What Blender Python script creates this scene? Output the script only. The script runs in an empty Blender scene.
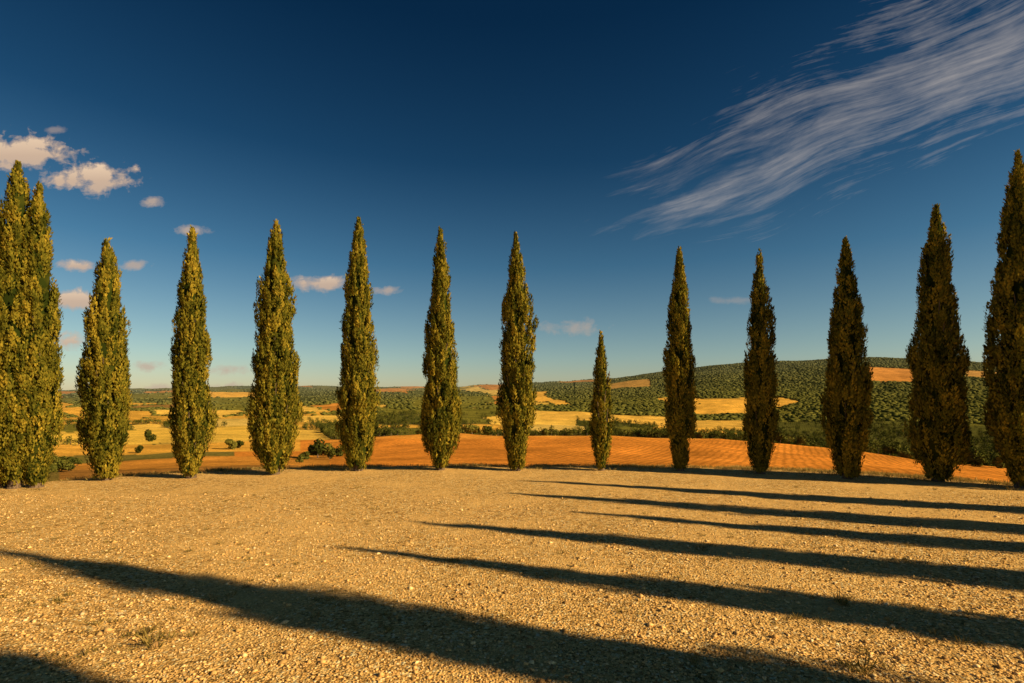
import bpy, math, random
import numpy as np
from mathutils import Vector
rng=np.random.default_rng(7); random.seed(7)
F=512.0; CAMH=2.66; HOR=400.0
SUN_AZ=math.radians(111); SUN_EL=math.radians(25)
scene=bpy.context.scene
scene.view_settings.view_transform='Standard'; scene.view_settings.look='None'; scene.view_settings.exposure=0

# ---------------- helpers
def mesh_obj(name,verts,faces,mats,attr=None,smooth=False,matidx=None,parent=None):
    verts=np.asarray(verts,dtype=np.float32); 
    me=bpy.data.meshes.new(name)
    if not isinstance(faces,(list,tuple)): faces=[faces]
    faces=[np.asarray(f,dtype=np.int32) for f in faces if len(f)]
    me.vertices.add(len(verts)); me.vertices.foreach_set('co',verts.ravel())
    tot=np.concatenate([np.full(len(f),f.shape[1],dtype=np.int32) for f in faces])
    li=np.concatenate([f.ravel() for f in faces])
    me.loops.add(len(li)); me.loops.foreach_set('vertex_index',li)
    st=np.concatenate([[0],np.cumsum(tot)[:-1]]).astype(np.int32)
    me.polygons.add(len(tot)); me.polygons.foreach_set('loop_start',st); me.polygons.foreach_set('loop_total',tot)
    if smooth: me.polygons.foreach_set('use_smooth',np.ones(len(tot),dtype=bool))
    if matidx is not None: me.polygons.foreach_set('material_index',np.asarray(matidx,dtype=np.int32))
    me.update(calc_edges=True)
    if attr is not None:
        a=me.color_attributes.new('col','FLOAT_COLOR','POINT')
        a.data.foreach_set('color',np.asarray(attr,dtype=np.float32).ravel())
    for m in mats: me.materials.append(m)
    ob=bpy.data.objects.new(name,me); scene.collection.objects.link(ob)
    if parent: ob.parent=parent
    return ob
def hash2(ix,iy,s):
    n=(ix.astype(np.int64)*374761393+iy.astype(np.int64)*668265263+s*974711)&0x7fffffff
    n=((n^(n>>13))*1274126177)&0x7fffffff
    n=(n^(n>>16))&0x7fffffff
    return n/0x7fffffff
def vnoise(x,y,s=0):
    ix=np.floor(x);iy=np.floor(y);fx=x-ix;fy=y-iy
    fx=fx*fx*(3-2*fx);fy=fy*fy*(3-2*fy)
    a=hash2(ix,iy,s);b=hash2(ix+1,iy,s);c=hash2(ix,iy+1,s);d=hash2(ix+1,iy+1,s)
    return (a*(1-fx)+b*fx)*(1-fy)+(c*(1-fx)+d*fx)*fy*1.0
def fbm(x,y,s=0,o=4):
    v=0;a=.5;t=0
    for i in range(o):
        v=v+a*vnoise(x,y,s+i);t+=a;a*=.5;x=x*2.03+11.3;y=y*2.03-7.1
    return v/t*2-1
def sstep(a,b,x):
    t=np.clip((x-a)/(b-a),0,1);return t*t*(3-2*t)

# ---------------- materials
def newmat(name):
    m=bpy.data.materials.new(name);m.use_nodes=True
    nt=m.node_tree;nt.nodes.clear()
    out=nt.nodes.new('ShaderNodeOutputMaterial')
    return m,nt,out
def N(nt,t,**k):
    n=nt.nodes.new(t)
    for a,b in k.items(): setattr(n,a,b)
    return n
def val(nt,op,a,b=None,c=None,clamp=False):
    n=nt.nodes.new('ShaderNodeMath');n.operation=op;n.use_clamp=clamp
    for i,x in enumerate((a,b,c)):
        if x is None: continue
        if isinstance(x,(int,float)): n.inputs[i].default_value=x
        else: nt.links.new(x,n.inputs[i])
    return n.outputs[0]
def mixc(nt,fac,a,b,bt='MIX'):
    n=nt.nodes.new('ShaderNodeMix');n.data_type='RGBA';n.blend_type=bt
    for i,x in ((0,fac),(6,a),(7,b)):
        if isinstance(x,(int,float)): n.inputs[i].default_value=x
        elif isinstance(x,tuple): n.inputs[i].default_value=(*x,1)
        else: nt.links.new(x,n.inputs[i])
    return n.outputs[2]
def ramp(nt,fac,stops,interp='LINEAR'):
    n=nt.nodes.new('ShaderNodeValToRGB');n.color_ramp.interpolation=interp
    e=n.color_ramp.elements
    while len(e)<len(stops): e.new(0.5)
    for i,(p,c) in enumerate(stops):
        e[i].position=p
        e[i].color=(c,c,c,1) if isinstance(c,(int,float)) else (*c,1)
    nt.links.new(fac,n.inputs[0]);return n.outputs[0]
def noise(nt,vec,scale,detail=4,rough=.55,dist=0):
    n=nt.nodes.new('ShaderNodeTexNoise');n.inputs['Scale'].default_value=scale
    n.inputs['Detail'].default_value=detail;n.inputs['Roughness'].default_value=rough;n.inputs['Distortion'].default_value=dist
    if vec is not None: nt.links.new(vec,n.inputs['Vector'])
    return n.outputs[0]

def foliage_mat(name,dark,mid,gold,transl=.25,ns=1.3,haze=False):
    m,nt,out=newmat(name)
    at=N(nt,'ShaderNodeAttribute',attribute_name='col')
    sep=N(nt,'ShaderNodeSeparateColor');nt.links.new(at.outputs['Color'],sep.inputs[0])
    geo=N(nt,'ShaderNodeNewGeometry')
    nz=noise(nt,geo.outputs['Position'],ns,1)
    f=val(nt,'ADD',sep.outputs[0],val(nt,'MULTIPLY',val(nt,'SUBTRACT',nz,.5),.7),clamp=True)
    c=ramp(nt,f,[(0,dark),(.45,mid),(1,gold)])
    if haze: c=mixc(nt,sep.outputs[1],c,(.17,.23,.26))  # distance haze painted into the foliage colour
    b=N(nt,'ShaderNodeBsdfDiffuse')
    nt.links.new(c,b.inputs['Color'])
    if transl>0:
        t=N(nt,'ShaderNodeBsdfTranslucent');nt.links.new(c,t.inputs[0])
        mx=N(nt,'ShaderNodeMixShader');mx.inputs[0].default_value=transl
        nt.links.new(b.outputs[0],mx.inputs[1]);nt.links.new(t.outputs[0],mx.inputs[2]);nt.links.new(mx.outputs[0],out.inputs[0])
    else: nt.links.new(b.outputs[0],out.inputs[0])
    return m
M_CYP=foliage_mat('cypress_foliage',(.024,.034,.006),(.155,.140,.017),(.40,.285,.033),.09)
M_WOOD=foliage_mat('woodland_foliage',(.028,.036,.008),(.085,.09,.017),(.18,.16,.03),0)
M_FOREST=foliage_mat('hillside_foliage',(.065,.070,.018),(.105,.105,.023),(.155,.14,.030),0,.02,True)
M_GRASS=foliage_mat('dry_grass',(.10,.09,.02),(.32,.23,.07),(.6,.42,.16),.2)

m,nt,out=newmat('bark');M_BARK=m
geo=N(nt,'ShaderNodeNewGeometry')
mp=N(nt,'ShaderNodeMapping');mp.inputs['Scale'].default_value=(1,1,.15);nt.links.new(geo.outputs['Position'],mp.inputs[0])
nz=noise(nt,mp.outputs[0],30,6)
c=ramp(nt,nz,[(.3,(.05,.03,.018)),(.7,(.2,.14,.09))])
b=N(nt,'ShaderNodeBsdfPrincipled');b.inputs['Roughness'].default_value=.9;nt.links.new(c,b.inputs['Base Color'])
bp=N(nt,'ShaderNodeBump');bp.inputs['Distance'].default_value=.03;nt.links.new(nz,bp.inputs['Height']);nt.links.new(bp.outputs[0],b.inputs['Normal'])
nt.links.new(b.outputs[0],out.inputs[0])

m,nt,out=newmat('pebble');M_PEB=m
at=N(nt,'ShaderNodeAttribute',attribute_name='col')
b=N(nt,'ShaderNodeBsdfDiffuse');nt.links.new(at.outputs['Color'],b.inputs['Color']);nt.links.new(b.outputs[0],out.inputs[0])

def ground_base(name):
    m,nt,out=newmat(name)
    at=N(nt,'ShaderNodeAttribute',attribute_name='col')
    geo=N(nt,'ShaderNodeNewGeometry')
    return m,nt,out,at,geo.outputs['Position']
# gravel
m,nt,out,at,P=ground_base('gravel');M_GRAV=m
vor=N(nt,'ShaderNodeTexVoronoi');vor.inputs['Scale'].default_value=30;nt.links.new(P,vor.inputs['Vector'])
vs=N(nt,'ShaderNodeSeparateColor');nt.links.new(vor.outputs['Color'],vs.inputs[0])
gc=ramp(nt,vs.outputs[0],[(0,(.27,.15,.045)),(.3,(.64,.38,.125)),(.65,(.86,.535,.19)),(.9,(.93,.67,.29)),(1,(.95,.82,.50))])
big=noise(nt,P,.35,3,.6)
mid=noise(nt,P,4.5,5,.7)
fine=noise(nt,P,60,2,.6)
gc=mixc(nt,.75,gc,ramp(nt,mid,[(.33,.55),(.66,1.12)]),'MULTIPLY')
gc=mixc(nt,.75,gc,ramp(nt,fine,[(.35,.42),(.62,1.14)]),'MULTIPLY')
dust=ramp(nt,big,[(.45,0.0),(.62,.6)])
gc=mixc(nt,dust,gc,mixc(nt,ramp(nt,fine,[(.3,0.),(.7,1.)]),(.58,.36,.125),(.88,.56,.21)))
c=mixc(nt,at.outputs['Alpha'],(.42,.26,.065),gc)
b=N(nt,'ShaderNodeBsdfDiffuse');nt.links.new(c,b.inputs['Color'])
h=val(nt,'ADD',val(nt,'MULTIPLY',vor.outputs['Distance'],-.5),val(nt,'MULTIPLY',mid,1.2))
h=val(nt,'ADD',h,val(nt,'MULTIPLY',fine,.3))
bp=N(nt,'ShaderNodeBump');bp.inputs['Strength'].default_value=.7;bp.inputs['Distance'].default_value=.045
nt.links.new(h,bp.inputs['Height']);nt.links.new(bp.outputs[0],b.inputs['Normal']);nt.links.new(b.outputs[0],out.inputs[0])
# field
m,nt,out,at,P=ground_base('fields');M_FIELD=m
fn=noise(nt,P,.04,6,.7); fn2=noise(nt,P,.9,6,.8)
fc=mixc(nt,.85,at.outputs['Color'],ramp(nt,fn,[(.32,(.50,.56,.6)),(.68,(1.32,1.38,1.35))]),'MULTIPLY')
fc=mixc(nt,.9,fc,ramp(nt,fn2,[(.3,.42),(.7,1.32)]),'MULTIPLY')
mp=N(nt,'ShaderNodeMapping');mp.inputs['Rotation'].default_value=(0,0,math.radians(28));nt.links.new(P,mp.inputs[0])
wv=N(nt,'ShaderNodeTexWave');wv.inputs['Scale'].default_value=.17;wv.inputs['Distortion'].default_value=4;wv.inputs['Detail'].default_value=4;wv.inputs['Detail Scale'].default_value=.5
nt.links.new(mp.outputs[0],wv.inputs[0])
fc=mixc(nt,.42,fc,ramp(nt,wv.outputs[1],[(.05,.5),(.6,1.15)]),'MULTIPLY')
b=N(nt,'ShaderNodeBsdfDiffuse');nt.links.new(fc,b.inputs['Color'])
bf=N(nt,'ShaderNodeBump');bf.inputs['Strength'].default_value=.6;bf.inputs['Distance'].default_value=.6;nt.links.new(fn2,bf.inputs['Height'])
nt.links.new(bf.outputs[0],b.inputs['Normal']);nt.links.new(b.outputs[0],out.inputs[0])

# ---------------- terrain
Dn=np.array([18,26,60,110,160,220,300,450,700,1000,1400,1900,2600,3600,7000.])
cols={
 -400:[115,115,98,80,68,56,44,32,19,8,2,-3,-7,-9,-3],
 0:[112,108,94,76,66,54,42,30,18,8,2,-3,-7,-9,-3],
 200:[100,96,82,68,58,47,34,26,16,8,0,-6,-10,-12,-5],
 330:[96,90,78,64,52,42,34,24,13,5,-2,-8,-13,-14,-6],
 450:[94,88,74,59,46,35,38,22,10,3,-4,-9,-12,-12,-6],
 600:[94,88,74,59,46,34,38,26,10,0,-9,-19,-18,-15,-6],
 720:[96,90,77,62,49,39,44,32,14,-4,-22,-34,-25,-18,-6],
 850:[98,93,82,70,58,50,55,38,16,-6,-27,-40,-30,-20,-8],
 1010:[108,102,92,80,73,70,66,46,18,-4,-24,-38,-32,-22,-8],
 1500:[112,108,94,82,76,72,66,46,18,-4,-24,-36,-32,-22,-8]}
cp=np.array(sorted(cols));ct=np.array([cols[k] for k in cp],float)
caz=np.arctan((cp-512)/512.)
az=np.concatenate([np.radians(np.arange(-180,-58,3.)),np.radians(np.arange(-58,58,.13)),np.radians(np.arange(58,180,3.))])
NR=430
rr=np.concatenate([[0.3],np.exp(np.linspace(math.log(1.0),math.log(7000),NR-1))])
A,R=np.meshgrid(az,rr,indexing='ij')
X=R*np.sin(A);Y=R*np.cos(A)
prof=np.zeros_like(A)
lr=np.log(np.maximum(rr,18))
rows=np.array([np.interp(lr,np.log(Dn),ct[k]) for k in range(len(cp))])
for j in range(len(rr)):
    prof[:,j]=np.interp(az,caz,rows[:,j])
ca=np.cos(np.clip(A,-.95,.95))
H=CAMH-R*ca*prof/512.
k=np.array([1,2,3,4,3,2,1.]);k/=k.sum()
pad=np.pad(H,((0,0),(3,3)),mode='edge');H=sum(k[i]*pad[:,i:i+H.shape[1]] for i in range(7))
H+=fbm(X/45,Y/45,3)*1.8*sstep(60,180,R)+fbm(X/210+3,Y/210,9)*9*sstep(280,800,R)+fbm(X/500+9,Y/500,19)*16*sstep(900,1900,R)
s=((np.abs(X)/18.6)**3+(np.abs(Y-2)/18.6)**3)**(1/3.)
wd=(s-1)*18.6+fbm(X/2.5,Y/2.5,31)*.25
t=sstep(-.4,6,wd)
flat=fbm(X/3.,Y/3.,41)*.035+fbm(X/.7,Y/.7,45)*.012
H=flat*(1-t)+(H-0)*t
gm=1-sstep(.1,.9,wd+fbm(X/1.1,Y/1.1,77)*.6)
def ground_z(x,y):
    r=np.hypot(x,y);a=np.arctan2(x,y)
    ia=np.interp(a,az,np.arange(len(az)));ir=np.interp(r,rr,np.arange(len(rr)))
    a0=np.clip(np.floor(ia).astype(int),0,len(az)-2);r0=np.clip(np.floor(ir).astype(int),0,len(rr)-2)
    fa=ia-a0;fr=ir-r0
    return (H[a0,r0]*(1-fa)+H[a0+1,r0]*fa)*(1-fr)+(H[a0,r0+1]*(1-fa)+H[a0+1,r0+1]*fa)*fr

# field patchwork
NS=230
sa=rng.uniform(-62,62,NS);sl=rng.uniform(math.log(210),math.log(4500),NS)
def bear(x,y):
    a=np.arctan2(x,np.maximum(y,1e-3));return 512+512*np.tan(np.clip(a,-1.1,1.1))
PAL=np.array([[.80,.42,.07],[.70,.46,.12],[.62,.25,.045],[.20,.175,.032],[.105,.105,.024],[.36,.19,.05],[.86,.52,.10]])
sp=512+512*np.tan(np.radians(sa))
ptype=np.zeros(NS,int)
for i in range(NS):
    D=math.exp(sl[i]);p=sp[i]
    if p>590 and D>620: w=[.02,.01,.02,.10,.82,.02,.01]
    elif p>590: w=[.12,.12,.12,.3,.2,.06,.08]
    elif D>1100: w=[.08,.06,.07,.27,.44,.06,.02]
    elif p<330: w=[.32,.10,.17,.08,.06,.05,.22]
    else: w=[.16,.12,.15,.19,.20,.05,.13]
    ptype[i]=rng.choice(7,p=np.array(w)/sum(w))
def patch(x,y):
    r=np.hypot(x,y);a=np.degrees(np.arctan2(x,y));l=np.log(np.maximum(r,1))
    wx=fbm(x/120,y/120,5,3)*1.6
    a=a+wx;l=l+fbm(x/90,y/90,15,3)*.03
    shp=a.shape;a=a.ravel();l=l.ravel()
    i1=np.zeros(len(a),int);d1=np.full(len(a),1e9);d2=np.full(len(a),1e9)
    for k in range(NS):
        d=(np.abs((a-sa[k])*.03+(l-sl[k])*.12)*1.0+np.abs((l-sl[k])*.62-(a-sa[k])*.004))
        c=d<d1
        d2=np.where(c,d1,np.minimum(d2,d));i1[c]=k;d1=np.where(c,d,d1)
    return i1.reshape(shp),(d2-d1).reshape(shp)
def region(x,y):
    r=np.hypot(x,y);p=bear(x,y)
    i,e=patch(x,y)
    ty=ptype[i]
    col=PAL[ty].copy()
    wood=np.where(ty==4,1.,np.where(ty==3,.22,.004))
    hedge=(e<.010)&(r>230)&(hash2(i,i*0,9)>.2)
    jit=(.88+.24*hash2(i,i*0,5))
    col=col*jit[...,None]
    wv=fbm(x/25,y/25,55,3)*14
    def put(mask,c,w=0.0):
        col[mask]=c;wood[mask]=w;hedge[mask]=False
    rw=r+wv
    put((rw<238),(.76,.27,.042))
    put((rw<235)&(rw>205)&(p>330)&(p<700),(.82,.33,.055))
    put((p<330)&(rw<100+ (330-p)*.12),(.42,.19,.045))
    put((p<330)&(rw>=100+(330-p)*.12)&(rw<165),(.70,.29,.05))
    put((p<300)&(rw>=185)&(rw<245),(.82,.41,.065))
    put((p<235)&(rw>=165)&(rw<185),(.22,.17,.04),.05)
    put((p<60)&(rw<130)&(rw>60),(.26,.18,.045),.03)
    put((p<300)&(rw>=250)&(rw<420),(.90,.54,.09))
    q=(p>600)&(rw>238)&(rw<430); col[q]=(.15,.13,.03);wood[q]=.45
    q=(p>770)&(rw>225)&(rw<620); col[q]=(.11,.105,.025);wood[q]=.8
    q=(p>345)&(p<600)&(rw>238)&(rw<300); col[q]=(.15,.13,.03);wood[q]=.4
    put((p>540)&(p<745)&(rw>500)&(rw<640),(.80,.46,.09))
    put((p>866)&(p<914)&(r>1230)&(r<1560),(.74,.30,.06))
    put((p>965)&(p<1000)&(r>1350)&(r<1560),(.55,.28,.07))
    put((p>610)&(p<650)&(r>1350)&(r<1600),(.62,.33,.08))
    return col,wood,hedge
C=np.ones(A.shape+(4,))
c_,w_,h_=region(X,Y)
C[...,:3]=c_
C[h_,:3]=(.12,.115,.028)
hz=(.42*sstep(700,3200,R))[...,None]  # aerial haze blended into the ground colour with distance
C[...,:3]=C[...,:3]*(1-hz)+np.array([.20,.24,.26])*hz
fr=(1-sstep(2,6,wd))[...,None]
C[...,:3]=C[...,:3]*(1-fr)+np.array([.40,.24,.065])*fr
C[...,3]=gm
na,nr=A.shape
V=np.stack([X,Y,H],-1).reshape(-1,3)
idx=np.arange(na*nr).reshape(na,nr)
f=np.stack([idx[:-1,:-1],idx[:-1,1:],idx[1:,1:],idx[1:,:-1]],-1).reshape(-1,4)[:,::-1]
wrap=np.stack([idx[-1,:-1],idx[-1,1:],idx[0,1:],idx[0,:-1]],-1)[:,::-1]
V=np.vstack([V,[[0,0,float(H[0,0])]]]);cc=na*nr
Cf=np.vstack([C.reshape(-1,4),C.reshape(-1,4)[:1]])
cap=np.stack([idx[:,0],np.roll(idx[:,0],-1),np.full(na,cc)],-1)[:,::-1]
wdf=np.concatenate([wd.ravel(),[-10]])
mi=np.concatenate([(wdf[f[:,0]]>2.2),(wdf[wrap[:,0]]>2.2),np.zeros(len(cap),bool)]).astype(int)
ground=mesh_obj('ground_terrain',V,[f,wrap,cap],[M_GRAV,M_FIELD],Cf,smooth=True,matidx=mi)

# ---------------- cypress
def cyl(path,rad,n=8):
    vs=[];fs=[]
    for k,(p,r) in enumerate(zip(path,rad)):
        for j in range(n):
            a=2*math.pi*j/n;vs.append((p[0]+r*math.cos(a),p[1]+r*math.sin(a),p[2]))
    for k in range(len(path)-1):
        for j in range(n):
            fs.append((k*n+j,k*n+(j+1)%n,(k+1)*n+(j+1)%n,(k+1)*n+j))
    return np.array(vs),np.array(fs)
def leaves(pos,dirv,nrm,L,W):
    d=dirv/np.linalg.norm(dirv,axis=1,keepdims=True)
    w=np.cross(d,nrm);w/=np.linalg.norm(w,axis=1,keepdims=True)+1e-6
    L=L[:,None];W=W[:,None]
    v=np.stack([pos,pos+d*L*.45+w*W*.5,pos+d*L,pos+d*L*.45-w*W*.5],1)
    return v.reshape(-1,3)
def cypress_mesh(H,Rm,seed,dens=1.0,stems=None,bump=None,lean=0.0):
    g=np.random.default_rng(seed)
    Vs=[];Cs=[];Fs=[];MI=[];off=0
    stems=stems or [(0,0,H,Rm)]
    for (sx,sy,h,rm) in stems:
        pexp=g.uniform(1.9,2.6);wmx=g.uniform(.16,.30)
        def pr(t): return (0.44+.56*sstep(0.0,wmx,t))*np.power(np.clip(1-np.clip(t,0,1)**pexp,0,1),.80)
        NP=int(640*dens*(h/9)*(rm/.85)**1.2)
        t=g.uniform(0.02,1.0,NP*4);t=t[g.uniform(0,1,len(t))<pr(t)*.9+.12][:NP];NP=len(t)
        th=g.uniform(0,2*math.pi,NP)
        wob=1+.26*(vnoise(th*1.1+seed,t*7+seed*3.1,seed)-.5)*2*.6+.12*(vnoise(t*14,t*0+seed,seed+5)-.5)*2
        if bump:
            for (bt,ba,bw,bh) in bump: wob=wob+bh*np.exp(-((t-bt)/bw)**2)*np.clip(np.cos(th-ba),0,1)**2
        rad=pr(t)*rm*wob
        a=g.uniform(.20,.50,NP)*(1.15-.4*t)
        b=g.uniform(.06,.135,NP)*(1.1-.5*t)
        rin=np.maximum(rad-b,0.0)*np.sqrt(g.uniform(.5,1,NP))
        cx=sx+rin*np.cos(th)+lean*t*h;cy=sy+rin*np.sin(th);cz=t*h
        cz=np.minimum(cz,h-a*.8)
        n=int(66)
        pid=np.repeat(np.arange(NP),n)
        u=g.normal(size=(len(pid),3));u/=np.linalg.norm(u,axis=1,keepdims=True)
        rho=g.uniform(.25,1,len(pid))**.4
        tz=u[:,2]*rho
        tap=np.where(tz>0,1-.8*tz,1.0)
        ox=u[:,0]*rho*b[pid]*tap;oy=u[:,1]*rho*b[pid]*tap;oz=tz*a[pid]
        rdx=np.cos(th[pid]);rdy=np.sin(th[pid])
        pos=np.stack([cx[pid]+ox+rdx*oz*.10,cy[pid]+oy+rdy*oz*.10,cz[pid]+oz],1)
        pos[:,2]=np.maximum(pos[:,2],.06+.25*np.abs(g.normal(size=len(pos)))*.5)
        outw=np.stack([u[:,0]+rdx*.8,u[:,1]+rdy*.8,u[:,2]*.3],1)
        d=np.stack([u[:,0]*.35+rdx*.15,u[:,1]*.35+rdy*.15,np.full(len(pid),1.0)],1)+g.normal(size=(len(pid),3))*.24
        wax=np.cross(outw,d)+g.normal(size=d.shape)*.25
        nr_=np.cross(wax,d)+g.normal(size=d.shape)*.12
        L=g.uniform(.055,.13,len(pid));W=L*g.uniform(.36,.58,len(pid))
        v=leaves(pos,d,nr_,L,W)
        m=len(pid)
        Vs.append(v);Fs.append(np.arange(m*4).reshape(m,4)+off);off+=m*4
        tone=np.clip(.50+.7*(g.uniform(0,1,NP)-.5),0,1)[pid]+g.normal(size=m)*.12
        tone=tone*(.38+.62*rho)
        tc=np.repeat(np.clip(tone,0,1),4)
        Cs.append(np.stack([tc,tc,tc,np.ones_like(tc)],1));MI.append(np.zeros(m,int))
        ns=26;nn=18  # dark shell added inside the crown to stop light leaking through
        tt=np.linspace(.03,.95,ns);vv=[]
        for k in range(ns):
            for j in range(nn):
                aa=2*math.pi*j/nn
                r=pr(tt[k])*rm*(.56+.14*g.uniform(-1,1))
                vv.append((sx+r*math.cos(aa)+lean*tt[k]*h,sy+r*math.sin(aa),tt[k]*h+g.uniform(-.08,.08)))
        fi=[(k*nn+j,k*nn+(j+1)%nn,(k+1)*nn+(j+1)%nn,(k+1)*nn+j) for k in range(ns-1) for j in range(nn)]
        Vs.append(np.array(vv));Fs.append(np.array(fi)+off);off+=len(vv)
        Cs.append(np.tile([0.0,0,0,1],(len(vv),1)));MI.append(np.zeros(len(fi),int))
        zz=np.array([-.15,.0,.15,.5,1.5,4,h*.8]);rd=np.array([.24,.19,.15,.125,.11,.07,.02])*(h/9)**.5
        pv,pf=cyl([(sx+.03*math.sin(z*2)+lean*z,sy+.03*math.cos(z*1.7),z) for z in zz],rd,10)
        Vs.append(pv);Fs.append(pf+off);off+=len(pv);Cs.append(np.tile([.5,.5,.5,1],(len(pv),1)));MI.append(np.ones(len(pf),int))
        for q in range(12):
            z0=g.uniform(.15,h*.5);aa=g.uniform(0,6.28);rr_=pr(np.array([z0/h+.1]))[0]*rm*.8;ll=g.uniform(.8,1.8)
            pth=[(sx+lean*z0+math.cos(aa)*rr_*f_,sy+math.sin(aa)*rr_*f_,z0+ll*f_**1.4) for f_ in (0,.35,.7,1)]
            pv,pf=cyl(pth,[.05,.04,.025,.01],6)
            Vs.append(pv);Fs.append(pf+off);off+=len(pv);Cs.append(np.tile([.5,.5,.5,1],(len(pv),1)));MI.append(np.ones(len(pf),int))
    return np.vstack(Vs),np.vstack(Fs),np.vstack(Cs),np.concatenate(MI)
def place_cypress(x,y,H_,R_,seed,**k):
    v,f_,c_,mi=cypress_mesh(H_,R_,seed,**k)
    ob=mesh_obj('cypress_tree',v,f_,[M_CYP,M_BARK],c_,matidx=mi)
    ob.location=(x,y,float(ground_z(np.array([x]),np.array([y]))[0])-.02)
    return ob
T=[(15,88,162,52,{'stemw':1}),(106,80,238,44,{}),(191,78,227,41,{}),(275,74,220,47,{}),(358,70.5,218,42,{}),
   (440,70,228,40,{}),(516,70,233,39,{'bump':[(.60,0.2,.12,.55)]}),(601,70.5,332,26,{}),(680,70.5,248,35,{}),(760,72.7,248,34,{'bump':[(.66,0,.08,.45)]}),
   (847,78,238,43,{}),(938,81,205,50,{}),(1021,87,150,55,{})]
for i,(px,d,top,w,k) in enumerate(T):
    z=F*CAMH/d;x=(px-512)/F*z;Hh=(HOR-top)/F*z+CAMH;Rm=w/2/F*z*1.08
    kw={'dens':1.0}
    if 'stemw' in k:
        kw['stems']=[(0,0,Hh,Rm*.98),(17/F*z,.15,Hh-.6,Rm*.78),(-.55,.1,Hh-1.6,Rm*.75)]
    if 'bump' in k: kw['bump']=k['bump']
    place_cypress(x,z,Hh,Rm,101+i*7,**kw)
ring=[(18.7,14.4,9.6),(17.9,10.2,8.8),(17.9,7.7,9.0),(17.5,6.0,8.0),(16.3,4.2,9.2),(15.6,2.1,9.3),(14.8,-.1,12.0),(14.0,-2.3,11.6),(10.6,-6.2,9.5)]
for i,(x,y,h) in enumerate(ring):
    place_cypress(x,y,h,.80 if h<11 else 1.02,501+i*5,dens=.4)
for (x,y,h) in [(-17.2,13.0,9),(-18.0,10.0,9.2),(-18.0,7.0,8.8)]:
    place_cypress(x,y,h,.86,int(700+y),dens=.35)

# ---------------- pebbles
def pebbles(n):
    g=rng
    y=3.4+11*g.uniform(0,1,n)**1.9
    x=g.uniform(-1.25,1.25,n)*y
    sc=.008+.012*g.uniform(0,1,n)**2+.026*(g.uniform(0,1,n)>.975)*g.uniform(.3,1,n)
    cl=vnoise(x*1.3,y*1.3,8);keep=g.uniform(0,1,n)<(.25+cl)
    x=x[keep];y=y[keep];sc=sc[keep];n=len(x)
    o=np.array([[1,0,0],[0,1,0],[-1,0,0],[0,-1,0],[0,0,1],[0,0,-1.]])
    an=g.uniform(0,6.28,n);ca=np.cos(an);sa_=np.sin(an)
    v=np.tile(o,(n,1,1))*(1+g.uniform(-.35,.35,(n,6,1)))
    v=v+g.uniform(-.3,.3,(n,6,3))
    v[:,:,0]*=g.uniform(.8,1.5,n)[:,None];v[:,:,2]*=g.uniform(.45,.8,n)[:,None]
    vx=v[:,:,0]*ca[:,None]-v[:,:,1]*sa_[:,None];vy=v[:,:,0]*sa_[:,None]+v[:,:,1]*ca[:,None]
    z=ground_z(x,y)
    V=np.stack([vx*sc[:,None]+x[:,None],vy*sc[:,None]+y[:,None],v[:,:,2]*sc[:,None]+(z+sc*.25)[:,None]],-1).reshape(-1,3)
    ft=np.array([[0,1,4],[1,2,4],[2,3,4],[3,0,4],[1,0,5],[2,1,5],[3,2,5],[0,3,5]])
    Fc=(ft[None]+(np.arange(n)*6)[:,None,None]).reshape(-1,3)
    pal=np.array([[.74,.47,.19],[.62,.39,.15],[.44,.27,.10],[.82,.60,.30],[.72,.55,.33],[.28,.17,.07]])
    c=pal[g.choice(6,n,p=[.3,.27,.18,.1,.08,.07])]*g.uniform(.8,1.15,(n,1))
    Cc=np.repeat(np.hstack([c,np.ones((n,1))]),6,0)
    return V,Fc,Cc
v,f_,c_=pebbles(80000)
mesh_obj('gravel_stones',v,f_,[M_PEB],c_)

# ---------------- grass tufts
def tufts(pts,nb,hgt,spread,tone):
    g=rng;pts=np.asarray(pts,float);n=len(pts)
    pid=np.repeat(np.arange(n),nb);m=len(pid)
    a=g.uniform(0,6.28,m);r=g.uniform(0,1,m)**.7*spread
    x=pts[pid,0]+np.cos(a)*r;y=pts[pid,1]+np.sin(a)*r
    z=ground_z(x,y)-.005
    hs=pts[pid,2]*hgt*g.uniform(.4,1,m)
    d=np.stack([np.cos(a)*.6,np.sin(a)*.6,np.ones(m)],1)+g.normal(size=(m,3))*.3
    v=leaves(np.stack([x,y,z],1),d,g.normal(size=(m,3)),hs,.004+hs*.05)
    tn=np.repeat(np.clip(tone+g.normal(size=m)*.25,0,1),4)
    return v,np.arange(m*4).reshape(m,4),np.stack([tn,tn,tn,np.ones_like(tn)],1)
def gp(px,py):
    z=F*CAMH/(py-HOR);return ((px-512)/F*z,z)
pts=[]
for (px,py,sc) in [(155,643,1.5),(150,632,1),(100,622,.8),(862,668,1.4),(838,600,1.1),(795,618,.7),(690,660,.6),(960,640,.8),(330,600,.6),(560,575,.5),(250,560,.5),(720,560,.6),(85,655,.7),(700,548,.8),(455,560,.7),(60,600,.7),(905,560,.6),(215,598,.5),(620,610,.5)]:
    x,y=gp(px,py);pts.append((x,y,sc))
    for q in range(5): pts.append((x+rng.normal()*.14,y+rng.normal()*.14,sc*.5))
for q in range(240):
    y=4+12*rng.uniform();pts.append((rng.uniform(-1.1,1.1)*y,y,rng.uniform(.25,.65)))
v,f_,c_=tufts(pts,26,.16,.05,.30)
mesh_obj('weeds',v,f_,[M_GRASS],c_)
an=rng.uniform(-1.25,1.25,9000);
rb=np.zeros(len(an))
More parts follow.
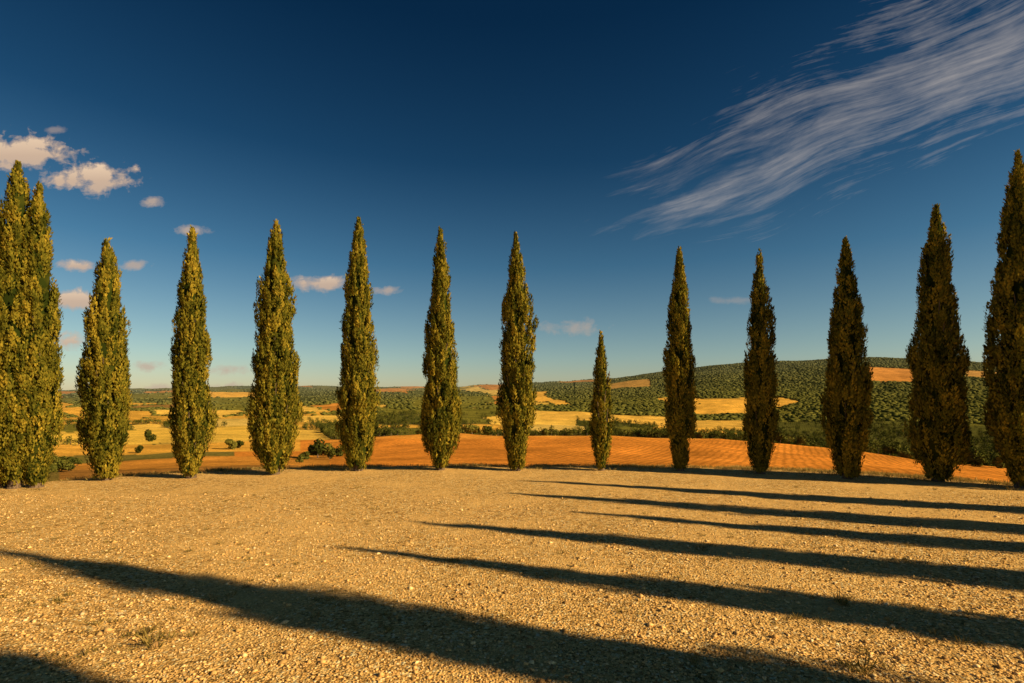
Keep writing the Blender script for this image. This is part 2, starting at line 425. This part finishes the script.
for it in range(len(an)):
    r=15.
    sx,cx_=math.sin(an[it]),math.cos(an[it])
    while ((abs(r*sx)/18.6)**3+(abs(r*cx_-2)/18.6)**3)<1: r+=.25
    rb[it]=r
off=rng.normal(size=len(an))*.7+.6
cl=fbm(an*14,an*0,66,3)
ok=rng.uniform(-.6,.6,len(an))<cl+.1
pts=np.stack([np.sin(an)*(rb+off),np.cos(an)*(rb+off),rng.uniform(.3,1.0,len(an))],1)[ok]
v,f_,c_=tufts(pts,14,.22,.12,.5)
mesh_obj('verge_grass',v,f_,[M_GRASS],c_)

# ---------------- distant woodland
def ico():
    p=(1+5**.5)/2
    v=np.array([(-1,p,0),(1,p,0),(-1,-p,0),(1,-p,0),(0,-1,p),(0,1,p),(0,-1,-p),(0,1,-p),(p,0,-1),(p,0,1),(-p,0,-1),(-p,0,1)],float)/math.sqrt(1+p*p)
    f=np.array([(0,11,5),(0,5,1),(0,1,7),(0,7,10),(0,10,11),(1,5,9),(5,11,4),(11,10,2),(10,7,6),(7,1,8),(3,9,4),(3,4,2),(3,2,6),(3,6,8),(3,8,9),(4,9,5),(2,4,11),(6,2,10),(8,6,7),(9,8,1)])
    return v,f
nC=120000
a_=np.radians(rng.uniform(-58,58,nC));D_=np.exp(rng.uniform(math.log(225),math.log(3600),nC))
x=D_*np.sin(a_);y=D_*np.cos(a_)
_,w,hd=region(x,y)
cl=vnoise(x/40,y/40,12)
pacc=np.where(w>.9,.45,w*cl*.8)*np.where(D_>900,.75,.5)
pacc=np.where(hd,.85,pacc)
ok=rng.uniform(0,1,nC)<pacc
x=x[ok];y=y[ok];D_=D_[ok]
size=rng.uniform(1.2,3.2,len(x))*np.clip(.65+D_/2000,.7,1.25)
n2=115000
a2=np.radians(rng.uniform(7,58,n2));D2=np.sqrt(rng.uniform(620**2,2000**2,n2))
x2=D2*np.sin(a2);y2=D2*np.cos(a2)
_,w2,_=region(x2,y2)
clr=fbm(x2/70,y2/70,91,3)
ok=rng.uniform(0,1,n2)<np.where(w2>.9,np.clip(.70+clr*.9,.12,1),w2*1.2)
x=np.concatenate([x,x2[ok]]);y=np.concatenate([y,y2[ok]]);D_=np.concatenate([D_,D2[ok]])
size=np.concatenate([size,rng.uniform(1.2,3.3,ok.sum())])
# hedgerow of trees along the far side of the ploughed field
n3=420
p3=rng.uniform(345,1060,n3);a3=np.arctan((p3-512)/512);D3=246+np.abs(rng.normal(size=n3))*9
ok3=(vnoise(p3/22,p3*0,201)>.30)
a3=a3[ok3];D3=D3[ok3]
x=np.concatenate([x,D3*np.sin(a3)]);y=np.concatenate([y,D3*np.cos(a3)]);D_=np.concatenate([D_,D3])
size=np.concatenate([size,rng.uniform(1.3,3.6,len(D3))])
far=D_>620
def far_mesh(x,y,sz):
    v0,f0=ico();n=len(x)
    v=np.tile(v0,(n,1,1))*(1+rng.uniform(-.35,.35,(n,12,1)))
    v=v*sz[:,None,None];v[:,:,0]*=rng.uniform(.8,1.7,n)[:,None];v[:,:,2]*=rng.uniform(.45,.8,n)[:,None]
    z=ground_z(x,y)
    v[:,:,0]+=x[:,None];v[:,:,1]+=y[:,None];v[:,:,2]+=(z+sz*.2)[:,None]
    fc=(f0[None]+(np.arange(n)*12)[:,None,None]).reshape(-1,3)
    tn=np.repeat(rng.uniform(.1,.8,n),12)
    hz=np.repeat(.42*sstep(700,3200,np.hypot(x,y)),12)  # weight of the haze painted into each crown's colour
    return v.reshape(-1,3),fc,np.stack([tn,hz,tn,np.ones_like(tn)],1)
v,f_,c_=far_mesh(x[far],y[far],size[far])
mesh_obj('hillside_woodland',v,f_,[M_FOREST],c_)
print('far trees',far.sum(),'near',(~far).sum())
def bush_mesh(x,y,sz,hr,nl=150):
    n=len(x);g=rng
    LN=6
    lob=g.normal(size=(n,LN,3));lob/=np.linalg.norm(lob,axis=2,keepdims=True);lob*=g.uniform(.3,.62,(n,LN,1))
    pid=np.repeat(np.arange(n),nl);m=len(pid);li=g.integers(0,LN,m)
    u=g.normal(size=(m,3));u/=np.linalg.norm(u,axis=1,keepdims=True)
    rho=g.uniform(.4,1,m)**.4
    o=(lob[pid,li]+u*rho[:,None]*.48)
    S=sz[pid][:,None]*np.stack([np.ones(m),np.ones(m),hr[pid]],1)
    z=ground_z(x,y)
    base=np.stack([x[pid],y[pid],z[pid]+sz[pid]*hr[pid]*.85],1)
    L=sz[pid]*g.uniform(.14,.3,m)
    dd=g.normal(size=(m,3));wd_=np.cross(u,dd);dd=np.cross(wd_,u)
    v=leaves(base+o*S,dd+g.normal(size=(m,3))*.3,u+g.normal(size=(m,3))*.4,L,L*.8)
    tn=g.uniform(0.05,.8,(n,))[pid]+g.normal(size=m)*.1
    tn=np.repeat(np.clip(tn,0,1),4)
    V=[v];Fq=[np.arange(m*4).reshape(m,4)];Cc=[np.stack([tn,tn,tn,np.ones_like(tn)],1)];off=m*4
    MI=[np.zeros(m,int)]
    for i in range(n):
        pv,pf=cyl([(x[i],y[i],z[i]-.3),(x[i],y[i],z[i]+sz[i]*.5),(x[i]+.1,y[i],z[i]+sz[i]*1.1)],[sz[i]*.07,sz[i]*.05,sz[i]*.02],5)
        V.append(pv);Fq.append(pf+off);off+=len(pv);Cc.append(np.tile([.5,.5,.5,1],(len(pv),1)));MI.append(np.ones(len(pf),int))
    return np.vstack(V),np.vstack(Fq),np.vstack(Cc),np.concatenate(MI)
nx=x[~far];ny=y[~far];ns=size[~far]
v,f_,c_,mi=bush_mesh(nx,ny,ns,rng.uniform(.8,1.3,len(nx)),110)
mesh_obj('valley_woodland',v,f_,[M_WOOD,M_BARK],c_,matidx=mi)
B=[(318,150,3.0),(326,158,2.6),(338,150,2.0),(306,146,1.7),(330,140,1.5),(300,120,1.0),(472,228,3.8),(486,230,3.0),(545,236,2.4),(552,240,2.0),
   (232,205,2.6),(240,210,2.0),(60,118,1.8),(70,120,1.3),(48,112,1.2),(78,150,1.2),(140,200,1.5),(150,262,2.5),(420,236,1.8),(640,240,2.2),(655,240,1.6),(700,236,2.4),(780,232,3.0),(800,232,2.6),(890,226,3),(905,224,2.6),(960,215,2.6),(975,212,3.1),(1000,210,2.4)]
for (p,D,r) in B:
    a=math.atan((p-512)/512);bx=np.array([D*math.sin(a)]);by=np.array([D*math.cos(a)])
    v,f_,c_,mi=bush_mesh(bx,by,np.array([r]),np.array([random.uniform(.8,1.1)]),900)
    v[:,0]-=bx[0];v[:,1]-=by[0];z0=float(ground_z(bx,by)[0]);v[:,2]-=z0
    ob=mesh_obj('shrub',v,f_,[M_WOOD,M_BARK],c_,matidx=mi);ob.location=(bx[0],by[0],z0)

# ---------------- sun
sd=bpy.data.lights.new('sun','SUN');sd.energy=8.2;sd.angle=math.radians(.5);sd.color=(1,.74,.38)
so=bpy.data.objects.new('sun',sd);scene.collection.objects.link(so)
tosun=Vector((math.sin(SUN_AZ)*math.cos(SUN_EL),math.cos(SUN_AZ)*math.cos(SUN_EL),math.sin(SUN_EL)))
so.rotation_euler=(-tosun).to_track_quat('-Z','Y').to_euler();so.location=(40,-20,40)

# ---------------- world
w=bpy.data.worlds.new('World');scene.world=w;w.use_nodes=True
try: w.cycles.sampling_method='NONE'
except Exception as e: print(e)
nt=w.node_tree;nt.nodes.clear()
wo=N(nt,'ShaderNodeOutputWorld');bg=N(nt,'ShaderNodeBackground');nt.links.new(bg.outputs[0],wo.inputs[0])
sky=N(nt,'ShaderNodeTexSky');sky.sky_type='NISHITA';sky.sun_disc=False
sky.sun_elevation=SUN_EL;sky.sun_rotation=SUN_AZ;sky.air_density=1.0;sky.dust_density=.6;sky.ozone_density=2.5
bg.inputs['Strength'].default_value=.08
tc=N(nt,'ShaderNodeTexCoord');sx=N(nt,'ShaderNodeSeparateXYZ');nt.links.new(tc.outputs['Generated'],sx.inputs[0])
dx,dy,dz=sx.outputs
gr=ramp(nt,dz,[(0.0,(1.35,1.15,.92)),(.08,(1.05,1.10,.97)),(.25,(.38,.68,.75)),(.42,(.115,.35,.47)),(.60,(.042,.20,.31)),(1,(.035,.15,.25))])
base=mixc(nt,1.0,sky.outputs[0],gr,'MULTIPLY')
yy=val(nt,'MAXIMUM',dy,.02)
U=val(nt,'DIVIDE',dx,yy);Vv=val(nt,'DIVIDE',dz,yy)
cm=N(nt,'ShaderNodeCombineXYZ');nt.links.new(U,cm.inputs[0]);nt.links.new(Vv,cm.inputs[1]);UV=cm.outputs[0]
front=val(nt,'GREATER_THAN',dy,.05)
def vm(op,a,b):
    n=nt.nodes.new('ShaderNodeVectorMath');n.operation=op
    for i,q in enumerate((a,b)):
        if q is None: continue
        if isinstance(q,tuple): n.inputs[i].default_value=q
        else: nt.links.new(q,n.inputs[i])
    return n
nA=noise(nt,UV,24,6,.62,.3)
mpn=N(nt,'ShaderNodeMapping');mpn.inputs['Scale'].default_value=(.45,1,1);nt.links.new(UV,mpn.inputs[0])
nB=noise(nt,mpn.outputs[0],60,3,.6,.4)
nn=val(nt,'ADD',val(nt,'MULTIPLY',val(nt,'SUBTRACT',nA,.5),2.6),val(nt,'MULTIPLY',val(nt,'SUBTRACT',nB,.5),1.4))
blobs=[(16,150,48,18,1),(92,176,44,14,1),(70,299,30,10,.95),(66,341,20,9,.9),
 (315,283,36,8,.9),(75,265,20,6,.9),(130,264,16,5.5,.75),
 (190,229,17,5,.8),(151,200,11,6,.8),(388,289,14,5,.7),(146,367,16,6,.75),(228,370,18,6,.7),(228,388,22,5,.65),(160,388,18,5,.65),(52,128,12,4,.4),(735,300,26,4,.25),(574,327,28,8,.5)]
acc=None;shade=None
for (px,py,rx,ry,op) in blobs:
    a=vm('MULTIPLY_ADD',UV,(F/rx,F/ry,0));a.inputs[2].default_value=(-(px-512)/rx,-(HOR-py)/ry,0);a=a.outputs[0]
    l=vm('LENGTH',a,None).outputs['Value']
    e=val(nt,'MULTIPLY',val(nt,'ADD',val(nt,'SUBTRACT',1.15,l),nn),1.6*op if op>.9 else 1.2*op,clamp=True)
    lim=val(nt,'MULTIPLY',val(nt,'SUBTRACT',1.9,l),1.5,clamp=True)
    e=val(nt,'MINIMUM',val(nt,'MULTIPLY',e,lim),op)
    if op>.85:
        sy=N(nt,'ShaderNodeSeparateXYZ');nt.links.new(a,sy.inputs[0])
        s_=val(nt,'MULTIPLY',e,val(nt,'ADD',val(nt,'MULTIPLY',sy.outputs[1],.45),.55,clamp=True))
        shade=s_ if shade is None else val(nt,'MAXIMUM',shade,s_)
    acc=e if acc is None else val(nt,'MAXIMUM',acc,e)
acc=val(nt,'MULTIPLY',acc,front,clamp=True)
ccol=ramp(nt,shade,[(0,(6.6,5.0,3.9)),(.45,(7.6,5.5,4.0)),(1,(10.5,7.8,5.4))])
# cirrus
ang=math.radians(26.5);cs,sn=math.cos(ang),math.sin(ang);u0,v0=(655-512)/F,(HOR-212)/F
du=val(nt,'SUBTRACT',U,u0);dv=val(nt,'SUBTRACT',Vv,v0)
p_=val(nt,'ADD',val(nt,'MULTIPLY',du,cs),val(nt,'MULTIPLY',dv,sn))
q_=val(nt,'SUBTRACT',val(nt,'MULTIPLY',dv,cs),val(nt,'MULTIPLY',du,sn))
wn=val(nt,'SUBTRACT',noise(nt,UV,2.2,1,.5),.5)
q2=val(nt,'ADD',val(nt,'ADD',q_,val(nt,'MULTIPLY',wn,.10)),val(nt,'MULTIPLY',val(nt,'POWER',val(nt,'SUBTRACT',p_,.45),2.0),-.10))
q3=val(nt,'ADD',q2,val(nt,'MULTIPLY',p_,.10))
cq=N(nt,'ShaderNodeCombineXYZ');nt.links.new(val(nt,'MULTIPLY',p_,2.2),cq.inputs[0]);nt.links.new(val(nt,'MULTIPLY',q2,17),cq.inputs[1])
st=noise(nt,cq.outputs[0],1.0,8,.66,.25)
cq2=N(nt,'ShaderNodeCombineXYZ');nt.links.new(val(nt,'MULTIPLY',p_,4.5),cq2.inputs[0]);nt.links.new(val(nt,'MULTIPLY',q3,95),cq2.inputs[1])
st2=noise(nt,cq2.outputs[0],1.0,4,.7,.3)
soft=noise(nt,UV,7,5,.6,.2)
wid=ramp(nt,p_,[(0,.085),(.25,.135),(.6,.155),(1,.18)])
mq=val(nt,'SUBTRACT',1.0,val(nt,'POWER',val(nt,'DIVIDE',val(nt,'ABSOLUTE',q2),wid),2.0))
mpp=val(nt,'MULTIPLY',val(nt,'ADD',val(nt,'ADD',p_,.05),val(nt,'MULTIPLY',val(nt,'SUBTRACT',st,.5),1.6)),2.6,clamp=True)
body=val(nt,'ADD',val(nt,'MULTIPLY',val(nt,'SUBTRACT',st,.51),3.8),val(nt,'MULTIPLY',val(nt,'SUBTRACT',st2,.5),2.6))
body=val(nt,'ADD',body,val(nt,'MULTIPLY',val(nt,'SUBTRACT',soft,.5),1.6))
dn=val(nt,'ADD',body,val(nt,'SUBTRACT',val(nt,'MULTIPLY',val(nt,'MAXIMUM',mq,-1.8),.95),.16))
dn=val(nt,'MULTIPLY',dn,.46,clamp=True)
dn=val(nt,'MULTIPLY',dn,mpp)
dn=val(nt,'MULTIPLY',val(nt,'MULTIPLY',dn,.60),front,clamp=True)
skyc=mixc(nt,dn,base,(6.8,6.1,5.6))
skyc=mixc(nt,acc,skyc,ccol)
nt.links.new(skyc,bg.inputs['Color'])

# ---------------- camera
cd=bpy.data.cameras.new('camera');cam=bpy.data.objects.new('camera',cd);scene.collection.objects.link(cam)
cd.sensor_width=36;cd.lens=18;cd.clip_end=20000;cd.clip_start=.05
pitch=math.radians(.8)
cam.location=(0,0,CAMH);cam.rotation_euler=(math.pi/2+pitch,0,0)
cd.shift_y=(HOR-341.5-F*math.tan(pitch))/1024.
scene.camera=cam
